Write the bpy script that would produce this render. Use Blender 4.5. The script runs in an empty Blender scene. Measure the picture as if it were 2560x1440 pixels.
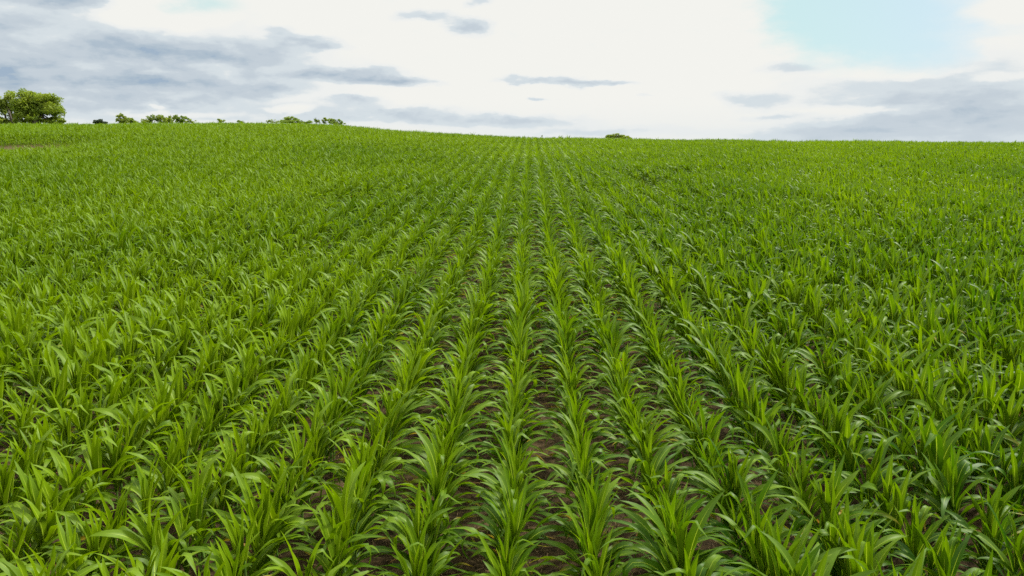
import bpy, math, random
import numpy as np
from mathutils import Vector, Matrix, Euler
R = math.radians
random.seed(11)
rng = np.random.default_rng(11)
scene = bpy.context.scene
col = scene.collection

# ------------------------------------------------------------------ camera
CAM_Z, PITCH, YAW, F = 4.6, 11.9, 1.5, 1762.0          # F: focal length in pixels of a 2560 wide frame
cam_d = bpy.data.cameras.new('camera')
cam = bpy.data.objects.new('camera', cam_d)
col.objects.link(cam)
cam.location = (0, 0, CAM_Z)
cam.rotation_euler = (R(90 - PITCH), 0, R(YAW))
cam_d.sensor_width = 36.0
cam_d.lens = 36.0 * F / 2560.0
cam_d.clip_start, cam_d.clip_end = 0.05, 20000.0
scene.camera = cam

_m = Euler((R(90 - PITCH), 0, R(YAW))).to_matrix()
C_R, C_U, C_F = (np.array(_m @ Vector(v)) for v in ((1, 0, 0), (0, 1, 0), (0, 0, -1)))

def ray(px, py):
    d = C_F * F + C_R * (px - 1280.0) + C_U * (720.0 - py)
    return d / np.linalg.norm(d)

def project(P):
    q = np.asarray(P, float) - np.array([0, 0, CAM_Z])
    d = q @ C_F
    return 1280 + F * (q @ C_R) / d, 720 - F * (q @ C_U) / d, d

# ------------------------------------------------------------------ light
SUN_AZ, SUN_EL = 62.0, 50.0
sun_d = bpy.data.lights.new('sun', 'SUN')
sun_d.energy = 5.0
sun_d.angle = R(9)
sun_d.color = (1.0, 0.955, 0.86)
sun = bpy.data.objects.new('sun', sun_d)
col.objects.link(sun)
_s = Vector((math.sin(R(SUN_AZ)) * math.cos(R(SUN_EL)), math.cos(R(SUN_AZ)) * math.cos(R(SUN_EL)), math.sin(R(SUN_EL))))
sun.rotation_euler = (-_s).to_track_quat('-Z', 'Y').to_euler()

vs = scene.view_settings
vs.view_transform = 'Standard'
vs.look = 'None'
vs.exposure = 0.52
vs.gamma = 1.0
vs.use_curve_mapping = False

cy = scene.cycles
cy.max_bounces = 7
cy.diffuse_bounces = 4
cy.glossy_bounces = 2
cy.transmission_bounces = 4
cy.caustics_reflective = False
cy.caustics_refractive = False
cy.use_denoising = False
scene.render.filter_size = 1.1

# ---- node helpers
class NT:
    def __init__(self, tree):
        self.t = tree
        self.n, self.l = tree.nodes, tree.links
    def new(self, kind, **kw):
        nd = self.n.new(kind)
        for k, v in kw.items():
            setattr(nd, k, v)
        return nd
    def put(self, sock, v):
        if isinstance(v, bpy.types.NodeSocket):
            self.l.new(v, sock)
        else:
            sock.default_value = v
    def math(self, op, a, b=0.0, c=0.0, clamp=False):
        nd = self.new('ShaderNodeMath', operation=op, use_clamp=clamp)
        for i, v in enumerate((a, b, c)):
            self.put(nd.inputs[i], v)
        return nd.outputs[0]
    def vec(self, op, a, b=(0, 0, 0), c=(0, 0, 0)):
        nd = self.new('ShaderNodeVectorMath', operation=op)
        self.put(nd.inputs[0], a)
        self.put(nd.inputs[1], b)
        if op == 'MULTIPLY_ADD':
            self.put(nd.inputs[2], c)
        return nd.outputs['Value'] if op in ('DOT_PRODUCT', 'LENGTH') else nd.outputs['Vector']
    def noise(self, v, scale=1.0, detail=4.0, rough=0.55, dist=0.0):
        nd = self.new('ShaderNodeTexNoise')
        self.put(nd.inputs['Vector'], v)
        self.put(nd.inputs['Scale'], scale)
        self.put(nd.inputs['Detail'], detail)
        self.put(nd.inputs['Roughness'], rough)
        self.put(nd.inputs['Distortion'], dist)
        return nd
    def smooth(self, v, lo, hi, a=0.0, b=1.0):
        nd = self.new('ShaderNodeMapRange', interpolation_type='SMOOTHSTEP')
        self.put(nd.inputs[0], v)
        for i, x in enumerate((lo, hi, a, b)):
            self.put(nd.inputs[i + 1], x)
        return nd.outputs[0]
    def mix(self, f, a, b, mode='MIX'):
        nd = self.new('ShaderNodeMix', data_type='RGBA', blend_type=mode)
        self.put(nd.inputs[0], f)
        for i, v in ((6, a), (7, b)):
            if isinstance(v, (tuple, list)) and len(v) == 3:
                v = (*v, 1.0)
            self.put(nd.inputs[i], v)
        return nd.outputs[2]
    def attr(self, name):
        return self.new('ShaderNodeAttribute', attribute_name=name).outputs['Fac']

def srgb(r, g, b):
    f = lambda c: (c / 12.92 if c <= 0.04045 else ((c + 0.055) / 1.055) ** 2.4)
    return tuple(f(x / 255.0) for x in (r, g, b))

# ------------------------------------------------------------------ sky (broken cloud, fixed in world directions)
world = bpy.data.worlds.new('World')
scene.world = world
world.use_nodes = True
w = NT(world.node_tree)
w.n.clear()
tc = w.new('ShaderNodeTexCoord').outputs['Generated']
sep = w.new('ShaderNodeSeparateXYZ')
w.l.new(tc, sep.inputs[0])
az = w.math('MULTIPLY', w.math('ARCTAN2', sep.outputs[0], sep.outputs[1]), 57.2958)
el = w.math('MULTIPLY', w.math('ARCSINE', sep.outputs[2]), 57.2958)
cmb = w.new('ShaderNodeCombineXYZ')
w.l.new(az, cmb.inputs[0])
w.l.new(el, cmb.inputs[1])
P0 = cmb.outputs[0]
n1 = w.noise(w.vec('MULTIPLY', P0, (0.16, 0.42, 1)), 1.0, 5.0, 0.55)
n2 = w.noise(w.vec('MULTIPLY_ADD', P0, (0.5, 1.2, 1), (7, 3, 2)), 1.0, 6.0, 0.58)
n3 = w.noise(w.vec('MULTIPLY_ADD', P0, (0.30, 0.95, 1), (17, 5, 9)), 1.0, 6.0, 0.6, 0.3)
warp = w.vec('ADD', w.vec('MULTIPLY', w.vec('SUBTRACT', n1.outputs['Color'], (.5, .5, .5)), (5.0, 1.5, 0)),
             w.vec('MULTIPLY', w.vec('SUBTRACT', n2.outputs['Color'], (.5, .5, .5)), (1.6, 0.75, 0)))
P = w.vec('ADD', P0, warp)

def azel(px, py):
    d = ray(px, py)
    return math.degrees(math.atan2(d[0], d[1])), math.degrees(math.asin(d[2]))

def blobs(lst, P=P):
    tot = None
    for (cx, cy_, rx, ry, amp) in lst:
        a, e = azel(cx, cy_)
        a1, _ = azel(cx + rx, cy_)
        _, e1 = azel(cx, cy_ - ry)
        sx, sy = 1.0 / max(1e-3, a1 - a), 1.0 / max(1e-3, e1 - e)
        q = w.vec('MULTIPLY_ADD', P, (sx, sy, 0), (-a * sx, -e * sy, 0))
        r2 = w.vec('DOT_PRODUCT', q, q)
        g = w.math('SUBTRACT', 1.0, r2, clamp=True)
        g = w.math('MULTIPLY', g, g)
        tot = w.math('MULTIPLY_ADD', g, amp, tot if tot is not None else 0.0)
    return tot

grey = blobs([
    (60, 150, 800, 280, .62), (600, 190, 500, 115, .30), (330, 115, 270, 48, .26), (440, 130, 200, 34, .16), (10, 195, 120, 36, .45), (150, 90, 160, 50, -.14),
    (640, 140, 230, 60, .30), (770, 104, 130, 26, .55), (690, 82, 60, 26, .35), (860, 182, 220, 30, .48),
    (985, 203, 150, 22, .75), (650, 222, 200, 26, .38), (330, 205, 240, 22, .28), (260, 255, 420, 36, .30),
    (880, 256, 130, 20, .45), (760, 290, 460, 42, .38), (1020, 285, 230, 28, .34), (1260, 303, 330, 24, .45),
    (1170, 62, 95, 32, .55), (1070, 36, 115, 24, .42), (1195, 5, 60, 18, .4), (1350, 200, 170, 13, .5),
    (1480, 206, 140, 12, .5), (1349, 246, 45, 9, .5), (1600, 240, 40, 6, .2), (1890, 252, 130, 34, .34), (1470, 330, 420, 26, .30),
    (2300, 255, 640, 170, .40), (2500, 250, 460, 190, .16), (2420, 325, 760, 110, .30), (1970, 176, 130, 22, .32),
    (1930, 291, 140, 10, .25), (2020, 335, 400, 40, .42), (140, -10, 260, 40, .62), (20, 60, 130, 30, .2),
    (400, 30, 230, 60, -.75), (215, 152, 110, 34, -.24), (550, 174, 80, 26, -.36), (700, 168, 90, 22, -.22),
    (175, 246, 110, 22, -.22), (400, 266, 60, 14, -.45), (480, 285, 300, 20, -.25), (720, 272, 80, 14, -.35), (400, 180, 110, 14, -.25),
    (2150, 280, 260, 22, -.40), (2230, 180, 280, 24, -.32), (2500, 190, 160, 22, -.2),
])
blue = blobs([(2200, -20, 520, 270, 1.5), (2130, 90, 330, 130, .7), (1960, 20, 150, 90, .5), (2430, 110, 240, 110, .5), (2290, 140, 250, 60, .35), (512, 4, 130, 42, .9),
              (2530, 30, 170, 46, -1.1), (2540, 122, 130, 40, -1.0), (1900, 150, 120, 30, -.4)])
# nishita sky seen through the gaps
sky = w.new('ShaderNodeTexSky', sky_type='NISHITA')
sky.sun_disc = False
sky.sun_elevation = R(SUN_EL)
sky.sun_rotation = R(SUN_AZ)
sky.altitude = 200
sky.air_density = 1.0
sky.dust_density = 1.6
clear = w.mix(0.85, sky.outputs[0], w.mix(w.smooth(az, 15.0, 34.0), (4.2, 5.85, 5.7), (4.35, 5.5, 6.2)), 'MIX')

# cloud colours, in the sky texture's own (bright) units: x10 of the picture
K = 6.98                                             # white cloud prints as the photograph's white at this exposure
def sk(r, g, b, k=1.0):
    return tuple(K * k * c for c in srgb(r, g, b))
gm = w.math('MULTIPLY', grey, w.math('MULTIPLY_ADD', n3.outputs['Fac'], 1.15, 0.42))
# lit tops and shaded bases: compare the cloud here with the cloud a little higher
PW = w.vec('ADD', P0, w.vec('MULTIPLY', warp, (.35, .35, 0)))
bA = w.noise(w.vec('MULTIPLY_ADD', PW, (.26, .62, 1), (4, 8, 1)), 1.0, 7.0, .56)
bB = w.noise(w.vec('MULTIPLY_ADD', PW, (.26, .62, 1), (4.0, 8.32, 1)), 1.0, 7.0, .56)
relief = w.math('SUBTRACT', bB.outputs['Fac'], bA.outputs['Fac'])
gm = w.math('ADD', gm, w.math('MULTIPLY', w.math('MULTIPLY', relief, w.smooth(grey, .12, .55)), w.smooth(az, 0.0, 15.0, 0.95, 0.5)))
gm = w.math('ADD', gm, w.math('MULTIPLY', w.math('SUBTRACT', n2.outputs['Fac'], 0.5), 0.12))
rmp = w.new('ShaderNodeValToRGB')
w.l.new(gm, rmp.inputs[0])
els = rmp.color_ramp.elements
rmp.color_ramp.interpolation = 'EASE'
stops = [(0.0, (243, 243, 238)), (0.16, (238, 240, 238)), (0.34, (214, 223, 228)), (0.62, (196, 207, 216)), (0.90, (174, 190, 204)), (1.0, (160, 180, 200))]
while len(els) < len(stops):
    els.new(0.5)
for e_, (p_, c_) in zip(els, stops):
    e_.position = p_
    e_.color = (*srgb(*c_), 1)
cloud = w.vec('MULTIPLY', rmp.outputs[0], (K, K, K))
# horizon: slightly cooler veil low down
veil = w.smooth(el, 3.2, -0.6)
cloud = w.mix(w.math('MULTIPLY', veil, 0.30), cloud, sk(214, 224, 230))
hole = w.smooth(w.math('ADD', blue, w.math('MULTIPLY', w.math('SUBTRACT', n2.outputs['Fac'], .5), 0.9)), 0.05, 1.45)
skyc = w.mix(hole, cloud, clear)
# above the picture: brighter, thinly veiled cloud round the sun, with some blue left
hi = w.smooth(el, 11.0, 30.0)
up_n = w.noise(w.vec('MULTIPLY', tc, (1, 1, 2)), 2.4, 5.0, 0.55)
upc = w.mix(w.smooth(up_n.outputs['Fac'], 0.42, 0.62), (11.5, 11.8, 11.9), (17.5, 16.9, 15.4))
skyc = w.mix(hi, skyc, upc)
bg = w.new('ShaderNodeBackground')
w.l.new(skyc, bg.inputs[0])
bg.inputs[1].default_value = 0.1
wo = w.new('ShaderNodeOutputWorld')
w.l.new(bg.outputs[0], wo.inputs[0])

# ------------------------------------------------------------------ terrain
CAN = 1.04                                            # crop height
R0, R1, ROLL = 74.0, 98.0, 46.0
_px = np.array([-500, 0, 320, 640, 760, 860, 1000, 1140, 1280, 1500, 1920, 2560, 3000], float)
_py = np.array([312, 310, 308, 307, 308.5, 314, 325.5, 335, 342.5, 346.5, 352.5, 357.5, 359], float)
_d = np.array([ray(a, b) for a, b in zip(_px, _py)])
_AZ = np.degrees(np.arctan2(_d[:, 0], _d[:, 1]))
_EL = np.arctan2(_d[:, 2], np.hypot(_d[:, 0], _d[:, 1]))
azs = np.arange(-90, 90.01, 0.5)
el_t = np.interp(azs, _AZ, _EL)
_k = np.exp(-0.5 * (np.arange(-4, 5) / 1.6) ** 2); _k /= _k.sum()
el_t = np.convolve(np.pad(el_t, 4, mode='edge'), _k, mode='valid')
corr = np.zeros_like(azs)

def ground_z(x, y):
    x = np.asarray(x, float); y = np.asarray(y, float)
    r = np.hypot(x, y)
    a = np.degrees(np.arctan2(x, np.maximum(y, 0.5)))
    c = np.interp(a, azs, corr)
    rr = np.minimum(r, R0)
    dirn = np.where(r > 1e-6, y / np.maximum(r, 1e-6), 0)
    dirn = np.maximum(dirn, -0.2)
    t = rr / R1
    z = dirn * (0.022 * rr + 1.144 * (1 - np.exp(-rr / 22.0))) + c * t * t      # steep foot, flattening up the slope
    s0 = dirn * (0.022 + 0.052 * math.exp(-R0 / 22.0)) + 2 * c * R0 / (R1 * R1)  # slope at R0
    u = np.clip(r - R0, 0, ROLL)
    s1 = -0.035
    z = z + s0 * u + (s1 - s0) * u * u / (2 * ROLL)
    v = np.maximum(r - R0 - ROLL, 0)
    z = z + s1 * 900.0 * (1 - np.exp(-v / 900.0))
    # faint swells
    z = z + 0.05 * np.sin(x * 0.31 + 0.7) * np.sin(y * 0.17 + x * .05) * np.clip(r / 20, 0, 1)
    return z

_rs = np.linspace(20, 135, 231)
for _ in range(40):
    a_ = np.radians(azs)[:, None]
    zz = ground_z(_rs[None, :] * np.sin(a_), _rs[None, :] * np.cos(a_)) + CAN - CAM_Z
    best = np.arctan2(zz, _rs[None, :]).max(axis=1)
    corr += (el_t - best) * 70.0
    corr = np.clip(corr, -12, 12)
CREST_R = _rs[np.arctan2(zz, _rs[None, :]).argmax(axis=1)]

def hit(px, py, h=CAN):
    """the point where the view ray meets the top of the crop"""
    d = ray(px, py)
    t = 3.0
    while t < 140:
        p = np.array([0, 0, CAM_Z]) + d * t
        if p[2] < ground_z(p[0], p[1]) + h:
            return p
        t += 0.05
    return None

# ------------------------------------------------------------------ object helpers
def link(o, parent=None):
    col.objects.link(o)
    if parent is not None:
        o.parent = parent
    return o

def tag(o, label=None, cat=None, group=None, kind=None):
    if label: o['label'] = label
    if cat: o['category'] = cat
    if group: o['group'] = group
    if kind: o['kind'] = kind
    return o

def mesh_np(name, V, faces, mat=None, smooth=True, attrs=None, uv=None):
    """V (n,3); faces: list of (m,k) int arrays; attrs {name: (n,)}; uv (n,2) per vertex"""
    me = bpy.data.meshes.new(name)
    fl = [np.asarray(f, np.int32) for f in faces if len(f)]
    loops = np.concatenate([f.ravel() for f in fl])
    sizes = np.concatenate([np.full(len(f), f.shape[1], np.int32) for f in fl])
    starts = np.concatenate([[0], np.cumsum(sizes)[:-1]]).astype(np.int32)
    me.vertices.add(len(V)); me.loops.add(len(loops)); me.polygons.add(len(sizes))
    me.vertices.foreach_set('co', np.asarray(V, np.float32).ravel())
    me.loops.foreach_set('vertex_index', loops)
    me.polygons.foreach_set('loop_start', starts)
    me.polygons.foreach_set('loop_total', sizes)
    if smooth:
        me.polygons.foreach_set('use_smooth', np.ones(len(sizes), bool))
    for k, v in (attrs or {}).items():
        a = me.attributes.new(k, 'FLOAT', 'POINT')
        a.data.foreach_set('value', np.asarray(v, np.float32))
    if uv is not None:
        u = me.uv_layers.new(name='UVMap')
        u.data.foreach_set('uv', np.asarray(uv, np.float32)[loops].ravel())
    if mat is not None:
        me.materials.append(mat)
    me.update()
    me.validate()
    return me

def tube(path, radii, n=8):
    path = np.asarray(path, float); k = len(path)
    T = np.gradient(path, axis=0); T /= np.linalg.norm(T, axis=1)[:, None] + 1e-9
    ref = np.array([0.31, 0.95, 0.05])
    A = np.cross(T, ref); A /= np.linalg.norm(A, axis=1)[:, None] + 1e-9
    B = np.cross(T, A)
    th = np.linspace(0, 2 * np.pi, n, endpoint=False)
    V = path[:, None, :] + np.asarray(radii)[:, None, None] * (np.cos(th)[None, :, None] * A[:, None, :] + np.sin(th)[None, :, None] * B[:, None, :])
    i = np.arange(k - 1)[:, None] * n; j = np.arange(n)[None, :]
    q = np.stack([i + j, i + (j + 1) % n, i + n + (j + 1) % n, i + n + j], -1).reshape(-1, 4)
    return V.reshape(-1, 3), q

# ------------------------------------------------------------------ materials
def new_mat(name):
    m = bpy.data.materials.new(name)
    m.use_nodes = True
    t = NT(m.node_tree)
    t.n.clear()
    out = t.new('ShaderNodeOutputMaterial')
    return m, t, out

def leaf_material():
    m, t, out = new_mat('maize_leaf')
    uvn = t.new('ShaderNodeUVMap', uv_map='UVMap').outputs[0]
    s = t.new('ShaderNodeSeparateXYZ'); t.l.new(uvn, s.inputs[0])
    U, V = s.outputs[0], s.outputs[1]                 # U across (-1..1), V along (0..1)
    au = t.math('ABSOLUTE', U)
    geo = t.new('ShaderNodeNewGeometry')
    rnd = t.new('ShaderNodeObjectInfo').outputs['Random']
    tone, age = t.attr('tone'), t.attr('age')
    big = t.noise(geo.outputs['Position'], 0.09, 3.0, 0.5).outputs['Fac']
    mid = t.noise(geo.outputs['Position'], 0.9, 2.0, 0.5).outputs['Fac']
    # hue choice: deep green -> yellow green
    k = t.math('MULTIPLY_ADD', big, 1.1, -0.55)
    k = t.math('ADD', k, t.math('MULTIPLY_ADD', mid, 0.6, -0.30))
    k = t.math('ADD', k, t.math('MULTIPLY_ADD', rnd, 0.30, -0.15))
    k = t.math('ADD', k, tone)
    # the crop is paler towards the hill on the left, deeper green on the low right side
    sp = t.new('ShaderNodeSeparateXYZ'); t.l.new(geo.outputs['Position'], sp.inputs[0])
    lat = t.math('DIVIDE', sp.outputs[0], t.math('ADD', t.math('ABSOLUTE', sp.outputs[1]), 2.0))
    k = t.math('ADD', k, t.math('MULTIPLY', t.smooth(lat, -0.45, 0.40, 0.22, -0.24), t.smooth(sp.outputs[1], 32.0, 7.0, 0.25, 1.0)))
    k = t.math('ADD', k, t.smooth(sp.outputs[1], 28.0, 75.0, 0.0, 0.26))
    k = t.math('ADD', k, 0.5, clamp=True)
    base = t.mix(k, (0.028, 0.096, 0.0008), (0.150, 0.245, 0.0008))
    # fine lengthwise veins
    cv = t.new('ShaderNodeCombineXYZ')
    t.l.new(t.math('MULTIPLY', U, 9.0), cv.inputs[0]); t.l.new(t.math('MULTIPLY', V, 2.2), cv.inputs[1]); t.l.new(t.math('MULTIPLY', rnd, 31.0), cv.inputs[2])
    vein = t.noise(cv.outputs[0], 1.0, 3.0, 0.6).outputs['Fac']
    base = t.mix(t.math('MULTIPLY', vein, 0.55), base, t.mix(1.0, base, (0.55, 0.62, 0.55), 'MULTIPLY'))
    rib = t.smooth(t.math('ADD', au, t.math('MULTIPLY', V, 0.10)), 0.16, 0.05)
    rib = t.math('MULTIPLY', rib, t.smooth(V, 0.98, 0.55))
    base = t.mix(t.math('MULTIPLY', rib, 0.85), base, (0.40, 0.52, 0.045))
    # yellowing from the tip and the margins of old leaves
    yv = t.math('ADD', t.math('MULTIPLY', V, 0.75), t.math('MULTIPLY', vein, 0.55))
    yel = t.smooth(t.math('ADD', age, t.math('SUBTRACT', yv, 1.0)), 0.12, 0.55)
    base = t.mix(yel, base, (0.34, 0.25, 0.018))
    dry = t.smooth(t.math('ADD', age, t.math('SUBTRACT', yv, 1.0)), 0.50, 0.85)
    base = t.mix(dry, base, (0.25, 0.13, 0.045))
    p = t.new('ShaderNodeBsdfPrincipled')
    t.l.new(base, p.inputs['Base Color'])
    t.put(p.inputs['Roughness'], t.math('MULTIPLY_ADD', vein, 0.14, 0.42))
    p.inputs['Specular IOR Level'].default_value = 0.25
    bump = t.new('ShaderNodeBump')
    bump.inputs['Strength'].default_value = 0.25
    bump.inputs['Distance'].default_value = 0.004
    t.l.new(vein, bump.inputs['Height'])
    t.l.new(bump.outputs[0], p.inputs['Normal'])
    tr = t.new('ShaderNodeBsdfTranslucent')
    t.l.new(t.mix(0.6, base, (1.55, 1.5, 0.4), 'MULTIPLY'), tr.inputs[0])
    mx = t.new('ShaderNodeMixShader'); mx.inputs[0].default_value = 0.42
    t.l.new(p.outputs[0], mx.inputs[1]); t.l.new(tr.outputs[0], mx.inputs[2])
    t.l.new(mx.outputs[0], out.inputs[0])
    return m

def plain_material(name, c0, c1, scale=3.0, rough=0.8, translucent=0.0, island=0.0, detail=4.0, bump=0.0, posvar=None):
    m, t, out = new_mat(name)
    geo = t.new('ShaderNodeNewGeometry')
    tcn = t.new('ShaderNodeTexCoord').outputs['Object']
    f = t.noise(tcn, scale, detail, 0.6).outputs['Fac']
    fac = t.smooth(f, 0.33, 0.67)
    if island:
        fac = t.math('ADD', t.math('MULTIPLY', fac, 1 - island), t.math('MULTIPLY', geo.outputs['Random Per Island'], island))
    base = t.mix(fac, c0, c1)
    p = t.new('ShaderNodeBsdfPrincipled')
    t.l.new(base, p.inputs['Base Color'])
    p.inputs['Roughness'].default_value = rough
    p.inputs['Specular IOR Level'].default_value = 0.3
    if bump:
        b = t.new('ShaderNodeBump'); b.inputs['Strength'].default_value = bump; b.inputs['Distance'].default_value = 0.03
        t.l.new(f, b.inputs['Height']); t.l.new(b.outputs[0], p.inputs['Normal'])
    if translucent:
        tr = t.new('ShaderNodeBsdfTranslucent')
        t.l.new(t.mix(1.0, base, (1.3, 1.3, 0.6), 'MULTIPLY'), tr.inputs[0])
        mx = t.new('ShaderNodeMixShader'); mx.inputs[0].default_value = translucent
        t.l.new(p.outputs[0], mx.inputs[1]); t.l.new(tr.outputs[0], mx.inputs[2])
        t.l.new(mx.outputs[0], out.inputs[0])
    else:
        t.l.new(p.outputs[0], out.inputs[0])
    return m

def soil_material():
    m, t, out = new_mat('field_soil')
    geo = t.new('ShaderNodeNewGeometry').outputs['Position']
    a = t.noise(geo, 1.3, 5.0, 0.6).outputs['Fac']
    b = t.noise(geo, 14.0, 6.0, 0.7).outputs['Fac']
    c = t.noise(t.vec('MULTIPLY', geo, (60, 22, 30)), 1.0, 4.0, 0.7, 1.2).outputs['Fac']
    base = t.mix(t.smooth(b, 0.30, 0.70), (0.018, 0.0125, 0.006), (0.095, 0.064, 0.029))
    base = t.mix(t.math('MULTIPLY', t.smooth(a, 0.45, 0.70), 0.45), base, (0.060, 0.037, 0.014))
    base = t.mix(t.smooth(c, 0.60, 0.74), base, (0.21, 0.145, 0.072))
    sp = t.new('ShaderNodeSeparateXYZ'); t.l.new(geo, sp.inputs[0])
    rr = t.vec('LENGTH', t.vec('MULTIPLY', geo, (1, 1, 0)))
    grass = t.mix(t.smooth(a, .3, .7), (0.045, 0.085, 0.012), (0.10, 0.13, 0.02))
    base = t.mix(t.smooth(rr, 112.0, 120.0), base, grass)
    p = t.new('ShaderNodeBsdfPrincipled')
    t.l.new(base, p.inputs['Base Color'])
    p.inputs['Roughness'].default_value = 0.95
    p.inputs['Specular IOR Level'].default_value = 0.15
    bm = t.new('ShaderNodeBump'); bm.inputs['Strength'].default_value = 0.9; bm.inputs['Distance'].default_value = 0.04
    t.l.new(t.math('ADD', b, t.math('MULTIPLY', c, 0.4)), bm.inputs['Height'])
    t.l.new(bm.outputs[0], p.inputs['Normal'])
    t.l.new(p.outputs[0], out.inputs[0])
    return m

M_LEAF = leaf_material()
M_STALK = plain_material('maize_stalk', (0.10, 0.20, 0.03), (0.16, 0.27, 0.05), 9.0, 0.5)
M_SOIL = soil_material()
M_STRAW = plain_material('dry_straw', (0.06, 0.036, 0.017), (0.26, 0.18, 0.085), 2.0, 0.85, island=0.75)

# ------------------------------------------------------------------ ground sheet
def build_ground():
    rad = np.concatenate([np.arange(1, 12, 1.0), np.arange(12, 40, 1.5), np.arange(40, 140, 2.5), np.geomspace(140, 9000, 60)])
    na = 360
    th = np.linspace(0, 2 * np.pi, na, endpoint=False)
    X = np.concatenate([[0.0], (rad[:, None] * np.sin(th)).ravel()])
    Y = np.concatenate([[0.0], (rad[:, None] * np.cos(th)).ravel()])
    V = np.stack([X, Y, ground_z(X, Y)], -1)
    i = np.arange(len(rad) - 1)[:, None] * na + 1; j = np.arange(na)[None, :]
    q = np.stack([i + (j + 1) % na, i + j, i + na + j, i + na + (j + 1) % na], -1).reshape(-1, 4)
    tri = np.stack([np.zeros(na, int), np.arange(na) + 1, (np.arange(na) + 1) % na + 1], -1)[:, [0, 2, 1]]
    o = bpy.data.objects.new('ground', mesh_np('ground', V, [q, tri], M_SOIL))
    link(o)
    tag(o, 'brown soil of the maize field with old crop residue between the rows', 'ground', kind='structure')
build_ground()

# ------------------------------------------------------------------ maize plant variants
NL = 13
def leaf_geo(rs, z0, phi, L, W, e0, droop, power, fold, twist, wave, tone, age, base_r=0.012, kink=0.0):
    s = np.linspace(0, 1, NL)
    e = e0 - droop * s ** power
    if kink:
        e = e - kink / (1 + np.exp(-(s - 0.66) * 26))
    sway = rs.uniform(-.35, .35) * s ** 2
    ds = L / (NL - 1)
    ce = np.cos(e); se = np.sin(e)
    rr = base_r + np.concatenate([[0], np.cumsum(ce[:-1] * ds)])
    zz = z0 + np.concatenate([[0], np.cumsum(se[:-1] * ds)])
    ang = phi + sway
    path = np.stack([rr * np.cos(ang), rr * np.sin(ang), zz], -1)
    T = np.gradient(path, axis=0); T /= np.linalg.norm(T, axis=1)[:, None]
    side = np.stack([-np.sin(ang), np.cos(ang), 0 * ang], -1)
    side = side - T * (side * T).sum(1)[:, None]; side /= np.linalg.norm(side, axis=1)[:, None]
    nrm = np.cross(T, side)                            # faces the stalk / the sky
    nrm = np.where((nrm[:, 2:3] < 0) & (e[:, None] > -1.2), nrm, nrm)
    tw = twist * s ** 1.3
    side2 = side * np.cos(tw)[:, None] + nrm * np.sin(tw)[:, None]
    nrm2 = nrm * np.cos(tw)[:, None] - side * np.sin(tw)[:, None]
    prof = np.minimum(1.0, 0.50 + 2.0 * s) * np.clip(1 - s ** 2.3, 0, 1) ** 0.9
    wd = W * prof
    cols = np.array([-1, -0.55, 0, 0.55, 1.0])
    fa = fold * (1 - 0.65 * s)
    up_sign = np.sign((nrm2 @ np.array([0, 0, 1.0])) + 1e-6)
    up_sign = np.where(e > 0.9, -1.0, up_sign) if False else up_sign
    inward = np.stack([-np.cos(ang), -np.sin(ang), 0 * ang + 0.6], -1)
    sg = np.sign((nrm2 * inward).sum(1)); sg = np.where(sg == 0, 1, sg)
    f1, f2, p1, p2 = rs.uniform(9, 17), rs.uniform(9, 17), rs.uniform(0, 6), rs.uniform(0, 6)
    V = []
    for c in cols:
        lift = np.abs(c) * np.sin(fa) * wd * 0.5
        wv = wave * abs(c) ** 2 * np.sin((f1 if c < 0 else f2) * s * (L / 0.6) + (p1 if c < 0 else p2)) * np.clip(s * 3, 0, 1) * np.clip((1 - s) * 3, 0, 1)
        V.append(path + side2 * (c * np.cos(fa) * wd * 0.5)[:, None] + nrm2 * (sg * lift + wv)[:, None])
    V = np.stack(V, 1).reshape(-1, 3)
    i = np.arange(NL - 1)[:, None] * 5; j = np.arange(4)[None, :]
    q = np.stack([i + j, i + j + 1, i + 5 + j + 1, i + 5 + j], -1).reshape(-1, 4)
    uv = np.stack([np.tile(cols, NL), np.repeat(s, 5)], -1)
    n = len(V)
    return V, q, uv, np.full(n, tone), np.full(n, age)

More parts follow.
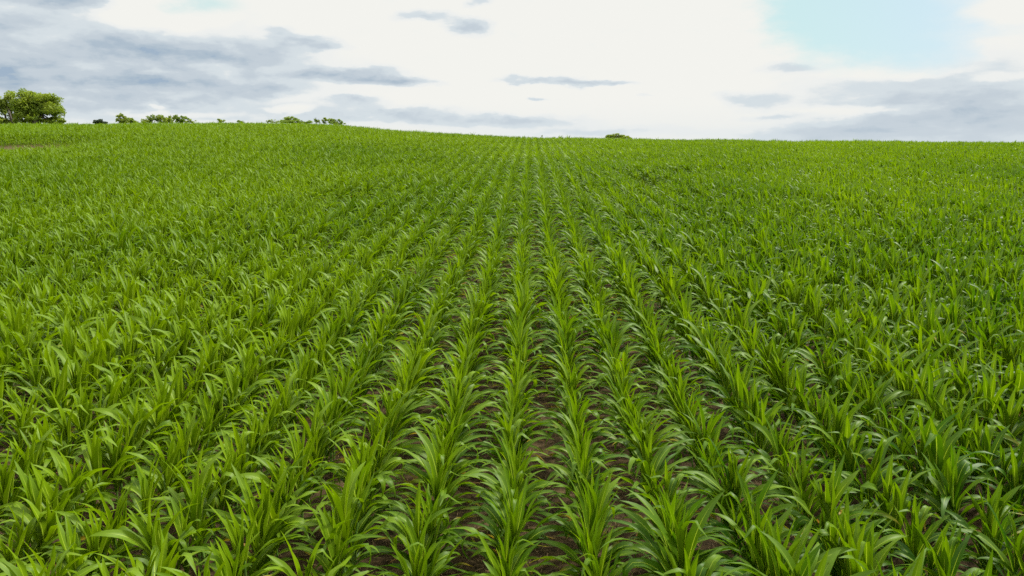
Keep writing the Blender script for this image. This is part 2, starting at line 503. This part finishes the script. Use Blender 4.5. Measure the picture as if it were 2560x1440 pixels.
def make_variant(i):
    """one maize plant: list of (kind, V, q, uv, tone, age); rows run along y, leaves mostly spread along x"""
    rs = np.random.default_rng(100 + i)
    H = rs.uniform(0.46, 0.55)
    nl = int(rs.integers(12, 15))
    plane = rs.normal(0, 0.36)
    parts = []
    k = 7
    hz = np.linspace(0, H, k)
    lean = rs.normal(0, .02, 2)
    path = np.stack([lean[0] * (hz / H) ** 2, lean[1] * (hz / H) ** 2, hz], -1)
    V, q = tube(path, np.interp(hz, [0, H], [0.014, 0.009]), 7)
    parts.append(('stalk', V, q, np.zeros((len(V), 2)), np.zeros(len(V)), np.zeros(len(V)), False))
    for j in range(nl):
        f = j / (nl - 1)
        z0 = H * (0.10 + 0.90 * f ** 0.9)
        phi = (0 if j % 2 == 0 else math.pi) + plane + rs.normal(0, 0.36)
        if f < 0.18:      # lowest, spreading and often yellowed
            L, W = rs.uniform(.38, .52), rs.uniform(.044, .062)
            e0, dr, pw = R(rs.uniform(25, 48)), R(rs.uniform(60, 95)), 1.0
        elif f < 0.60:    # arching leaves
            L, W = rs.uniform(.58, .80), rs.uniform(.078, .106)
            e0, dr, pw = R(rs.uniform(62, 75)), R(rs.uniform(85, 140)), rs.uniform(1.2, 1.9)
        elif f < 0.82:    # ascending
            L, W = rs.uniform(.56, .72), rs.uniform(.094, .124)
            e0, dr, pw = R(rs.uniform(70, 83)), R(rs.uniform(15, 85)), rs.uniform(1.5, 2.5)
        else:             # whorl
            L, W = rs.uniform(.44, .62), rs.uniform(.070, .098)
            e0, dr, pw = R(rs.uniform(78, 88)), R(rs.uniform(5, 30)), 2.0
        kink = R(rs.uniform(70, 130)) if (0.3 < f and rs.random() < 0.13) else 0.0
        age = 0.0
        if f < 0.12: age = rs.choice([0.0, 0.2, 0.4, 0.55, 0.9])
        elif f < 0.22: age = rs.choice([0.0, 0.0, 0.25, 0.45])
        elif f < 0.5 and rs.random() < .12: age = rs.uniform(.25, .45)
        tone = 0.42 * (f - 0.5) + rs.normal(0, .09)
        fold = R(rs.uniform(20, 42)) if f < .85 else R(rs.uniform(45, 62))
        g = leaf_geo(rs, z0, phi, L, W, e0, dr, pw, fold, rs.normal(0, .55), rs.uniform(.006, .014) * (1.3 if f < .62 else .7), tone, age, kink=kink)
        parts.append(('leaf', *g, age > 0.65))
    return parts

NV = 22
VARIANTS = [make_variant(i) for i in range(NV)]

def joined(i):
    Vs, Qs, Us, Ts, As, n, mi = [], [], [], [], [], 0, []
    for kind, V, q, uv, tn, ag, old in VARIANTS[i]:
        Vs.append(V); Qs.append(q + n); Us.append(uv); Ts.append(tn); As.append(ag); n += len(V)
        mi.append(np.full(len(q), 1 if kind == 'stalk' else 0, np.int32))
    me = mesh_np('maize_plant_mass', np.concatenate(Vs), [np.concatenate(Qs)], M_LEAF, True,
                 {'tone': np.concatenate(Ts), 'age': np.concatenate(As)}, np.concatenate(Us))
    me.materials.append(M_STALK)
    me.polygons.foreach_set('material_index', np.concatenate(mi))
    return me

# ------------------------------------------------------------------ where the plants stand
ROW, PITCHP, OFF = 0.76, 0.19, -0.204
def swell(x, y):
    return (np.sin(x * .37 + 1.3 * np.sin(y * .21)) * np.sin(y * .29 + 2.1 + .8 * np.sin(x * .13)) +
            .6 * np.sin(x * 1.1 + y * .43) * np.sin(y * .83 - x * .3 + 1))

pts = []
for k in range(-125, 126):
    x0 = OFF + ROW * k
    ymin = max(1.2, (abs(x0) - 6.0) / 0.86)
    if ymin > 118: continue
    n = int((118 - ymin) / PITCHP)
    y = ymin + np.arange(n) * PITCHP + rng.normal(0, .035, n)
    x = x0 + rng.normal(0, 1, n) * (.016 + .10 * np.clip((y - 45) / 40, 0, 1)) + 0.03 * np.sin(y * .16 + k)
    pts.append(np.stack([x, y, np.full(n, k)], -1))
pts = np.concatenate(pts)
r = np.hypot(pts[:, 0], pts[:, 1])
a = np.degrees(np.arctan2(pts[:, 0], pts[:, 1]))
keep = r < np.interp(a, azs, CREST_R) + 9.0
keep &= rng.random(len(pts)) > 0.035
scale = 1.03 + 0.085 * swell(pts[:, 0], pts[:, 1]) + rng.normal(0, .085, len(pts)) + .05 * np.clip(pts[:, 0] / (pts[:, 1] + 2) * 3, -.5, 1)
# hollows and the bare patch seen in the photograph
for (px, py, rx, ry) in ((1612, 457, .8, 1.9), (1638, 474, .6, .9), (1692, 443, .7, 1.3), (2010, 905, .25, .25), (905, 505, .5, 1.2), (840, 512, .4, 1.0)):
    p = hit(px, py, .5)
    d2 = ((pts[:, 0] - p[0]) / rx) ** 2 + ((pts[:, 1] - p[1]) / ry) ** 2
    keep &= d2 > 1.0
    scale *= np.where(d2 < 3, .82, 1)
pb = hit(15, 372, .3)
d2 = ((pts[:, 0] - pb[0] + .5) / 4.4) ** 2 + ((pts[:, 1] - pb[1]) / 5.2) ** 2 + rng.normal(0, .12, len(pts))
keep &= (d2 > 1.0) | (rng.random(len(pts)) < .16)
scale *= np.clip(.35 + .35 * (d2 - 1), .38, 1.0)
scale *= np.where(rng.random(len(pts)) < .05, rng.uniform(.55, .8, len(pts)), 1.0)     # a few stunted plants
pts, scale = pts[keep], scale[keep]
Z = ground_z(pts[:, 0], pts[:, 1])
N = len(pts)
variant = rng.integers(0, NV, N)
flip = rng.integers(0, 2, N) * math.pi
rotz = flip + rng.normal(0, .26, N)
tilt = rng.normal(0, .05, (N, 2)) * np.where(rng.random((N, 1)) < .07, 3.0, 1.0)

# the 300 that show largest
ok = np.zeros(N, bool)
depth = None
for h in (.25, .5, .75, .95):
    px, py, dd = project(np.stack([pts[:, 0], pts[:, 1], Z + h * scale], -1))
    depth = dd
    ok |= (px > 6) & (px < 2554) & (py > 0) & (py < 1434) & (dd > .5)
idx = np.where(ok)[0]
idx = idx[np.argsort(depth[idx])][:300]
single = set(int(i) for i in idx)

# ------------------------------------------------------------------ individual plants
ORD = ['nearest', 'second nearest', 'third nearest', 'fourth nearest', 'fifth nearest', 'sixth nearest', 'seventh nearest', 'eighth nearest', 'ninth nearest', 'tenth nearest',
       'eleventh nearest', 'twelfth nearest', 'thirteenth nearest', 'fourteenth nearest', 'fifteenth nearest', 'sixteenth nearest', 'seventeenth nearest', 'eighteenth nearest',
       'nineteenth nearest', 'twentieth nearest', 'twenty-first nearest', 'twenty-second nearest', 'twenty-third nearest', 'twenty-fourth nearest', 'twenty-fifth nearest',
       'twenty-sixth nearest', 'twenty-seventh nearest', 'twenty-eighth nearest', 'twenty-ninth nearest', 'thirtieth nearest'] + ['%dth nearest' % i for i in range(31, 60)]
NTH = ['', 'first', 'second', 'third', 'fourth', 'fifth', 'sixth', 'seventh', 'eighth', 'ninth', 'tenth', 'eleventh', 'twelfth', 'thirteenth']

PROTO = {}
def plant_object(v):
    """an Empty with its stalk and leaves; meshes are shared between plants of the same build"""
    root = bpy.data.objects.new('maize_plant', None)
    root.empty_display_size = 0.05
    link(root)
    if v not in PROTO:
        kids = []
        for kind, V, q, uv, tn, ag, old in VARIANTS[v]:
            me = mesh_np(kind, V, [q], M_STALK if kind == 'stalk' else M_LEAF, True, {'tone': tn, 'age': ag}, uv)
            o = bpy.data.objects.new(kind, me)
            if old:
                o['label'] = 'yellowed lower leaf'
            link(o, root)
            kids.append(o)
        PROTO[v] = kids
    else:
        for s in PROTO[v]:
            c = s.copy()
            link(c, root)
    return root

by_row = {}
for i in idx:
    by_row.setdefault(int(pts[i, 2]), []).append(int(i))
for k, lst in sorted(by_row.items()):
    lst.sort(key=lambda i: pts[i, 1])
    if k == 0: where = 'in the middle row'
    else:
        sd = 'right' if k > 0 else 'left'
        where = 'in the %s row %s of the middle one' % (NTH[abs(k)] if abs(k) < len(NTH) else 'outermost', sd)
    for n_, i in enumerate(lst):
        o = plant_object(int(variant[i]))
        s = float(scale[i])
        o.location = (pts[i, 0], pts[i, 1], Z[i] - 0.01)
        o.rotation_euler = (tilt[i, 0], tilt[i, 1], rotz[i])
        o.scale = (s, s, s)
        size = 'tall' if s > 1.07 else ('short' if s < .93 else 'leafy')
        tag(o, '%s green maize plant, %s %s' % (size, ORD[n_], where), 'maize plant', 'maize plants standing in rows across the field')

# ------------------------------------------------------------------ the rest of the crop: one object
rest = np.array([i for i in range(N) if i not in single])
def crop_mass():
    me = bpy.data.meshes.new('maize_crop')
    me.vertices.add(len(rest))
    me.vertices.foreach_set('co', np.stack([pts[rest, 0], pts[rest, 1], Z[rest] - .01], -1).astype(np.float32).ravel())
    at = me.attributes.new('variant', 'INT', 'POINT'); at.data.foreach_set('value', variant[rest].astype(np.int32))
    at = me.attributes.new('rot', 'FLOAT_VECTOR', 'POINT')
    at.data.foreach_set('vector', np.stack([tilt[rest, 0], tilt[rest, 1], rotz[rest]], -1).astype(np.float32).ravel())
    at = me.attributes.new('scl', 'FLOAT_VECTOR', 'POINT')
    at.data.foreach_set('vector', np.repeat(scale[rest][:, None], 3, 1).astype(np.float32).ravel())
    me.update()
    o = bpy.data.objects.new('maize_crop', me)
    link(o)
    tag(o, 'green maize rows covering the rising field up to the skyline', 'maize crop', kind='stuff')
    ng = bpy.data.node_groups.new('maize_rows', 'GeometryNodeTree')
    ng.interface.new_socket('Geometry', in_out='INPUT', socket_type='NodeSocketGeometry')
    ng.interface.new_socket('Geometry', in_out='OUTPUT', socket_type='NodeSocketGeometry')
    gi, go = ng.nodes.new('NodeGroupInput'), ng.nodes.new('NodeGroupOutput')
    jn = ng.nodes.new('GeometryNodeJoinGeometry')
    for i in range(NV):
        src = bpy.data.objects.new('maize_source', joined(i))
        oi = ng.nodes.new('GeometryNodeObjectInfo')
        oi.inputs['Object'].default_value = src
        g2 = ng.nodes.new('GeometryNodeGeometryToInstance')
        ng.links.new(oi.outputs['Geometry'], g2.inputs[0])
        ng.links.new(g2.outputs[0], jn.inputs[0])
    ip = ng.nodes.new('GeometryNodeInstanceOnPoints')
    ip.inputs['Pick Instance'].default_value = True
    def named(nm, ty):
        n = ng.nodes.new('GeometryNodeInputNamedAttribute'); n.data_type = ty
        n.inputs['Name'].default_value = nm
        return n.outputs['Attribute']
    ng.links.new(gi.outputs[0], ip.inputs['Points'])
    ng.links.new(jn.outputs[0], ip.inputs['Instance'])
    ng.links.new(named('variant', 'INT'), ip.inputs['Instance Index'])
    ng.links.new(named('rot', 'FLOAT_VECTOR'), ip.inputs['Rotation'])
    ng.links.new(named('scl', 'FLOAT_VECTOR'), ip.inputs['Scale'])
    ng.links.new(ip.outputs[0], go.inputs[0])
    md = o.modifiers.new('rows', 'NODES'); md.node_group = ng
crop_mass()

# ------------------------------------------------------------------ straw and crop residue on the soil
def litter():
    n = 26000
    d = 4.0 + 26.0 * rng.random(n) ** 1.6
    lat = rng.uniform(-.85, .85, n)
    x, y = lat * (d + 1.5), d
    L = rng.uniform(.02, .13, n); W = rng.uniform(.002, .007, n)
    th = rng.uniform(0, 2 * np.pi, n); el_ = rng.normal(0, .16, n)
    z = ground_z(x, y) + .012 + rng.uniform(0, .02, n)
    D = np.stack([np.cos(th) * np.cos(el_), np.sin(th) * np.cos(el_), np.sin(el_)], -1) * (L / 2)[:, None]
    S = np.stack([-np.sin(th), np.cos(th), rng.normal(0, .3, n)], -1) * (W / 2)[:, None]
    C = np.stack([x, y, z], -1)
    bow = np.stack([-np.sin(th), np.cos(th), 0 * th], -1) * (rng.normal(0, .12, n) * L)[:, None] + np.array([0, 0, 1]) * (W * .8)[:, None]
    V = np.stack([C - D - S, C - D + S, C + bow + S * 1.1, C + bow - S * 1.1, C + D + S * .6, C + D - S * .6], 1).reshape(-1, 3)
    b = np.arange(n)[:, None] * 6
    q = np.concatenate([b + np.array([0, 1, 2, 3]), b + np.array([3, 2, 4, 5])])
    o = bpy.data.objects.new('straw_litter', mesh_np('straw_litter', V, [q], M_STRAW, False))
    link(o)
    tag(o, 'dry straw and stalk pieces lying on the soil between the maize rows', 'straw', kind='stuff')
litter()

# ------------------------------------------------------------------ trees on the skyline
M_BARK = plain_material('grey_bark', (0.055, 0.045, 0.036), (0.12, 0.105, 0.085), 3.0, 0.9, bump=.5)
def crown_mat(name, c0, c1):
    return plain_material(name, c0, c1, 0.55, 0.6, translucent=.45, island=.45)
M_CR = {'bright': crown_mat('bright_leaves', (0.105, 0.175, 0.018), (0.25, 0.31, 0.030)),
        'olive': crown_mat('olive_leaves', (0.15, 0.215, 0.036), (0.28, 0.335, 0.065)),
        'deep': crown_mat('deep_leaves', (0.105, 0.180, 0.028), (0.225, 0.295, 0.048)),
        'dark': crown_mat('dark_leaves', (0.025, 0.046, 0.024), (0.055, 0.080, 0.040))}

def tree(name, dist, lobes, trunks, mat, label, cat, group=None, leaf=.30, dens=1.0, gaps=.35, seed=1, sprays=0):
    """lobes: (px, py, rx, ry) seen from the camera, placed round a stem standing dist metres away and as deep as wide"""
    rs = np.random.default_rng(seed)
    cx = np.mean([t[0][0] for t in trunks]); 
    base_dir = ray(cx, 320); base_dir = base_dir / np.hypot(base_dir[0], base_dir[1])
    B = np.array([base_dir[0] * dist, base_dir[1] * dist, 0]); B[2] = ground_z(B[0], B[1])
    right = np.array([base_dir[1], -base_dir[0], 0]); away = np.array([base_dir[0], base_dir[1], 0])
    def place(px, py, off=0.0):
        d = ray(px, py)
        k = dist / (d @ away)
        return np.array([0, 0, CAM_Z]) + d * k + away * off
    mpp = dist / F
    root = bpy.data.objects.new(name, None); root.empty_display_size = .5; link(root)
    root.location = B
    tag(root, label, cat, group)
    # trunk and limbs: one mesh
    Vs, Qs, n = [], [], 0
    for path, r0 in trunks:
        w3 = [place(*p, rs.normal(0, .25)) for p in path]
        w3[0][2] = min(w3[0][2], ground_z(w3[0][0], w3[0][1])) - .15
        w3 = np.array(w3)
        ti = np.linspace(0, 1, len(w3)); tt = np.linspace(0, 1, 9)
        pp = np.stack([np.interp(tt, ti, w3[:, c]) for c in range(3)], -1)
        pp[1:-1] += rs.normal(0, .06, (7, 3))
        V, q = tube(pp - B, r0 * (1 - .72 * tt), 7)
        Vs.append(V); Qs.append(q + n); n += len(V)
        for _ in range(7):       # side limbs reaching into the crown
            f = rs.uniform(.35, .95); p0 = np.array([np.interp(f, tt, pp[:, c]) for c in range(3)])
            l = lobes[rs.integers(len(lobes))]
            p1 = place(l[0] + rs.uniform(-.6, .6) * l[2], l[1] + rs.uniform(-.6, .5) * l[3], rs.uniform(-.6, .6) * l[2] * mpp)
            mid = (p0 + p1) / 2 + np.array([0, 0, .12 * np.linalg.norm(p1 - p0)])
            tq = np.linspace(0, 1, 6)[:, None]
            br = (1 - tq) ** 2 * p0 + 2 * tq * (1 - tq) * mid + tq ** 2 * p1
            V, q = tube(br - B, r0 * .42 * (1 - .8 * tq[:, 0]), 5)
            Vs.append(V); Qs.append(q + n); n += len(V)
    for _ in range(sprays):      # bare twigs standing above the leaves
        l = lobes[rs.integers(len(lobes))]
        x0 = l[0] + rs.uniform(-.7, .7) * l[2]
        p0, p1 = place(x0, l[1] + l[3] * .3), place(x0 + rs.uniform(-4, 4), l[1] - l[3] * rs.uniform(1.0, 1.55))
        tq = np.linspace(0, 1, 4)[:, None]
        V, q = tube(p0 + (p1 - p0) * tq + rs.normal(0, .08, (4, 3)) - B, .045 * (1 - .7 * tq[:, 0]), 4)
        Vs.append(V); Qs.append(q + n); n += len(V)
    t_o = bpy.data.objects.new('trunk', mesh_np('trunk', np.concatenate(Vs), [np.concatenate(Qs)], M_BARK)); link(t_o, root)
    # crown: leaf sprays through the lobes' volume
    C = []
    for (px, py, rx, ry) in lobes:
        rx, ry = rx * 1.12, ry * 1.12
        c = place(px, py); a3 = rx * mpp; b3 = ry * mpp; dp = .8 * a3
        m = int(dens * 52 * (a3 * b3 * dp) ** (2 / 3.) / (leaf * leaf)) + 60
        # sub-clumps give the uneven outline
        ns = max(5, int(9 + 5 * a3 * b3 / (leaf * 8)))
        u = rs.normal(0, 1, (ns, 3)); u /= np.linalg.norm(u, axis=1)[:, None]
        u *= (rs.random(ns) ** .4)[:, None] * .86
        which = rs.integers(0, ns, m)
        o3 = rs.normal(0, 1, (m, 3)); o3 /= np.linalg.norm(o3, axis=1)[:, None]
        o3 *= (rs.random(m) ** .45 * rs.uniform(.22, .40, ns)[which])[:, None]
        q3 = u[which] + o3
        C.append(c + q3[:, :1] * a3 * right + q3[:, 1:2] * dp * away + q3[:, 2:] * b3 * np.array([0, 0, 1]))
    C = np.concatenate(C)
    g1 = np.sin(C[:, 0] * 1.7 + rs.uniform(0, 6)) * np.sin(C[:, 1] * 1.3 + rs.uniform(0, 6)) + np.sin(C[:, 2] * 2.3 + C[:, 0] * .9 + rs.uniform(0, 6)) * .8 + rs.normal(0, .35, len(C))
    C = C[g1 > np.quantile(g1, gaps * .4)]
    C = C[C[:, 2] > ground_z(C[:, 0], C[:, 1]) + .1]
    m = len(C)
    A = rs.normal(0, 1, (m, 3)); A[:, 2] *= .6; A /= np.linalg.norm(A, axis=1)[:, None]
    T = np.cross(A, rs.normal(0, 1, (m, 3))); T /= np.linalg.norm(T, axis=1)[:, None]
    nn = np.cross(A, T)
    sz = leaf * rs.uniform(.55, 1.25, m)[:, None]
    c0 = C - B
    V = np.stack([c0 - A * sz * .5, c0 + T * sz * .28 - nn * sz * .10, c0 + A * sz * .55, c0 - T * sz * .28 - nn * sz * .10], 1).reshape(-1, 3)
    b = np.arange(m)[:, None] * 4
    tri = np.concatenate([b + np.array([0, 1, 2]), b + np.array([0, 2, 3])])
    c_o = bpy.data.objects.new('crown', mesh_np('crown', V, [tri], mat, False)); link(c_o, root)
    return root

G = 'trees along the skyline'
tree('broadleaf_tree', 136, [(-8, 283, 26, 26), (18, 249, 22, 15), (6, 268, 24, 20), (36, 260, 14, 20), (-25, 260, 28, 30), (4, 302, 28, 9), (30, 280, 10, 14)],
     [([(29, 312), (27, 290), (20, 265)], .26), ([(24, 312), (14, 290), (2, 268)], .22)], M_CR['olive'],
     'airy tree cut by the left edge, sky showing through its forked trunk', 'tree', G, dens=1.15, gaps=.6, seed=3)
tree('broadleaf_tree', 132, [(66, 249, 26, 17), (90, 252, 34, 17), (122, 258, 26, 18), (100, 275, 46, 22), (62, 275, 22, 30), (140, 280, 14, 26), (84, 262, 40, 22), (50, 298, 16, 14), (128, 298, 24, 12)],
     [([(85, 314), (86, 292), (88, 258)], .62), ([(90, 314), (100, 292), (120, 262)], .34), ([(82, 314), (70, 290), (62, 260)], .36)], M_CR['bright'],
     'largest tree on the skyline, broad rounded yellow-green crown over a thick trunk', 'tree', G, dens=1.25, gaps=.28, seed=5)
tree('shrub', 128, [(154, 300, 9, 9), (146, 305, 10, 6)], [([(153, 314), (154, 302)], .07)], M_CR['bright'],
     'rounded green shrub at the foot of the largest tree', 'shrub', dens=1.2, seed=7, leaf=.25)
tree('flat_topped_tree', 420, [(240, 306, 8, 5), (250, 305, 12, 5), (261, 308, 10, 4)], [([(249, 316), (249, 306)], .2)], M_CR['dark'],
     'low dark flat-topped tree just peeping over the skyline', 'tree', G, dens=1.1, gaps=.1, seed=9, leaf=.7)
tree('broadleaf_tree', 230, [(303, 292, 9, 7), (308, 299, 13, 9), (315, 297, 9, 8), (299, 303, 7, 7)], [([(305, 314), (304, 296)], .22)], M_CR['olive'],
     'leaning olive-green tree with its crown sloping down to one side', 'tree', G, dens=1.2, gaps=.2, seed=11, leaf=.4)
tree('broadleaf_tree', 235, [(324, 301, 10, 6), (336, 305, 9, 4), (330, 306, 14, 5)], [([(327, 314), (326, 303)], .14)], M_CR['bright'],
     'low wedge-shaped tree tapering away from the leaning olive-green tree', 'tree', G, dens=1.1, gaps=.25, seed=12, leaf=.4)
tree('shrub', 240, [(361, 302, 9, 6), (366, 305, 8, 4)], [([(362, 313), (362, 303)], .08)], M_CR['olive'],
     'pale loose bush left of the small tree with an open round head', 'shrub', dens=.8, gaps=.6, seed=13, leaf=.38)
tree('broadleaf_tree', 240, [(379, 296, 9, 8), (375, 301, 8, 7), (384, 300, 7, 8)], [([(380, 313), (379, 298)], .12), ([(377, 313), (374, 300)], .08)], M_CR['deep'],
     'small tree with an open round head between two pale bushes', 'tree', G, dens=.75, gaps=.6, seed=14, leaf=.4)
tree('broadleaf_tree', 240, [(402, 294, 9, 7), (409, 298, 13, 9), (424, 300, 10, 8), (398, 302, 8, 7)], [([(408, 313), (407, 300)], .16)], M_CR['bright'],
     'dense yellow-green tree in the middle of the skyline thicket', 'tree', G, dens=1.1, gaps=.25, seed=15, leaf=.4)
tree('broadleaf_tree', 244, [(428, 297, 9, 8), (424, 302, 10, 6)], [([(427, 313), (427, 296)], .12)], M_CR['olive'],
     'half bare tree with thin twigs rising above the thicket', 'tree', G, dens=.5, gaps=.6, seed=16, sprays=16, leaf=.38)
tree('broadleaf_tree', 238, [(446, 295, 10, 8), (452, 300, 14, 8), (463, 300, 9, 7)], [([(452, 313), (450, 300)], .16)], M_CR['deep'],
     'dark green tree at the right end of the skyline thicket', 'tree', G, dens=1.1, gaps=.3, seed=17, leaf=.4)
tree('shrub', 240, [(475, 301, 8, 5), (484, 304, 7, 4)], [([(478, 313), (478, 302)], .09)], M_CR['olive'],
     'thin see-through bush trailing off beside the dark green tree', 'shrub', dens=.65, gaps=.6, seed=18, leaf=.38)
tree('broadleaf_tree', 330, [(549, 301, 8, 4), (556, 302, 7, 3.5), (548, 305, 6, 3)], [([(551, 313), (551, 303)], .16)], M_CR['olive'],
     'small lone flat-headed tree on the empty stretch of skyline', 'tree', G, dens=1, gaps=.4, seed=19, leaf=.5)
tree('shrub', 330, [(599, 304, 6, 3), (606, 305, 6, 2.5)], [([(602, 312), (602, 305)], .1)], M_CR['bright'],
     'tiny yellow-green bush barely clearing the skyline', 'shrub', dens=1, gaps=.3, seed=20, leaf=.5)
tree('shrub', 232, [(670, 303, 6, 4), (682, 303, 7, 4), (692, 305, 6, 3)], [([(670, 312), (670, 302)], .07), ([(683, 312), (683, 302)], .07)], M_CR['olive'],
     'straggly half bare bush left of the dome-shaped tree', 'shrub', dens=.6, gaps=.6, seed=21, leaf=.36, sprays=8)
tree('broadleaf_tree', 228, [(716, 300, 11, 5), (728, 298, 14, 6.5), (742, 300, 12, 5), (752, 305, 7, 4), (728, 305, 28, 5)], [([(728, 314), (728, 301)], .2)], M_CR['deep'],
     'wide dome-shaped tree with a bumpy dark green top', 'tree', G, dens=1.3, gaps=.12, seed=22, leaf=.36)
tree('shrub', 226, [(775, 305, 10, 4), (768, 307, 8, 3)], [([(773, 314), (773, 306)], .08)], M_CR['deep'],
     'low rounded bush between the dome-shaped tree and the bare-topped one', 'shrub', dens=1.1, gaps=.2, seed=23, leaf=.34)
tree('broadleaf_tree', 226, [(789, 301, 6, 6), (797, 304, 8, 5)], [([(790, 315), (789, 297)], .1), ([(796, 315), (798, 302)], .07)], M_CR['deep'],
     'spindly tree with bare upper branches poking above its neighbours', 'tree', G, dens=.45, gaps=.65, seed=24, leaf=.34, sprays=14)
tree('broadleaf_tree', 224, [(812, 299, 8, 6), (810, 305, 8, 4)], [([(812, 316), (812, 301)], .1)], M_CR['bright'],
     'small round-topped tree right beside the spindly bare-topped tree', 'tree', G, dens=1.1, gaps=.25, seed=25, leaf=.34)
tree('broadleaf_tree', 222, [(829, 301, 10, 6), (842, 304, 12, 6), (855, 309, 8, 4), (835, 308, 18, 5)], [([(838, 318), (838, 305)], .15)], M_CR['deep'],
     'low tree sloping down to the right at the end of the trees', 'tree', G, dens=1.2, gaps=.2, seed=26, leaf=.34)
tree('shrub', 101, [(1526, 342, 14, 5), (1540, 340, 16, 5.5), (1558, 341, 14, 4.5), (1570, 344, 10, 3.5), (1543, 344, 32, 5)],
     [([(1540, 352), (1540, 342)], .05), ([(1558, 352), (1560, 343)], .04), ([(1524, 352), (1522, 343)], .04)], M_CR['bright'],
     'lone low bush on the skyline straight behind the maize rows', 'shrub', dens=1.0, gaps=.05, seed=27, leaf=.16, sprays=6)
tree('weed', 97, [(1355, 340, 2.5, 2.2)], [([(1355, 348), (1355, 338)], .02)], M_CR['deep'],
     'single tiny weed sticking up from the skyline left of the bush', 'weed', dens=1, gaps=.2, seed=28, leaf=.08)
print('plants', N, 'single', len(single))
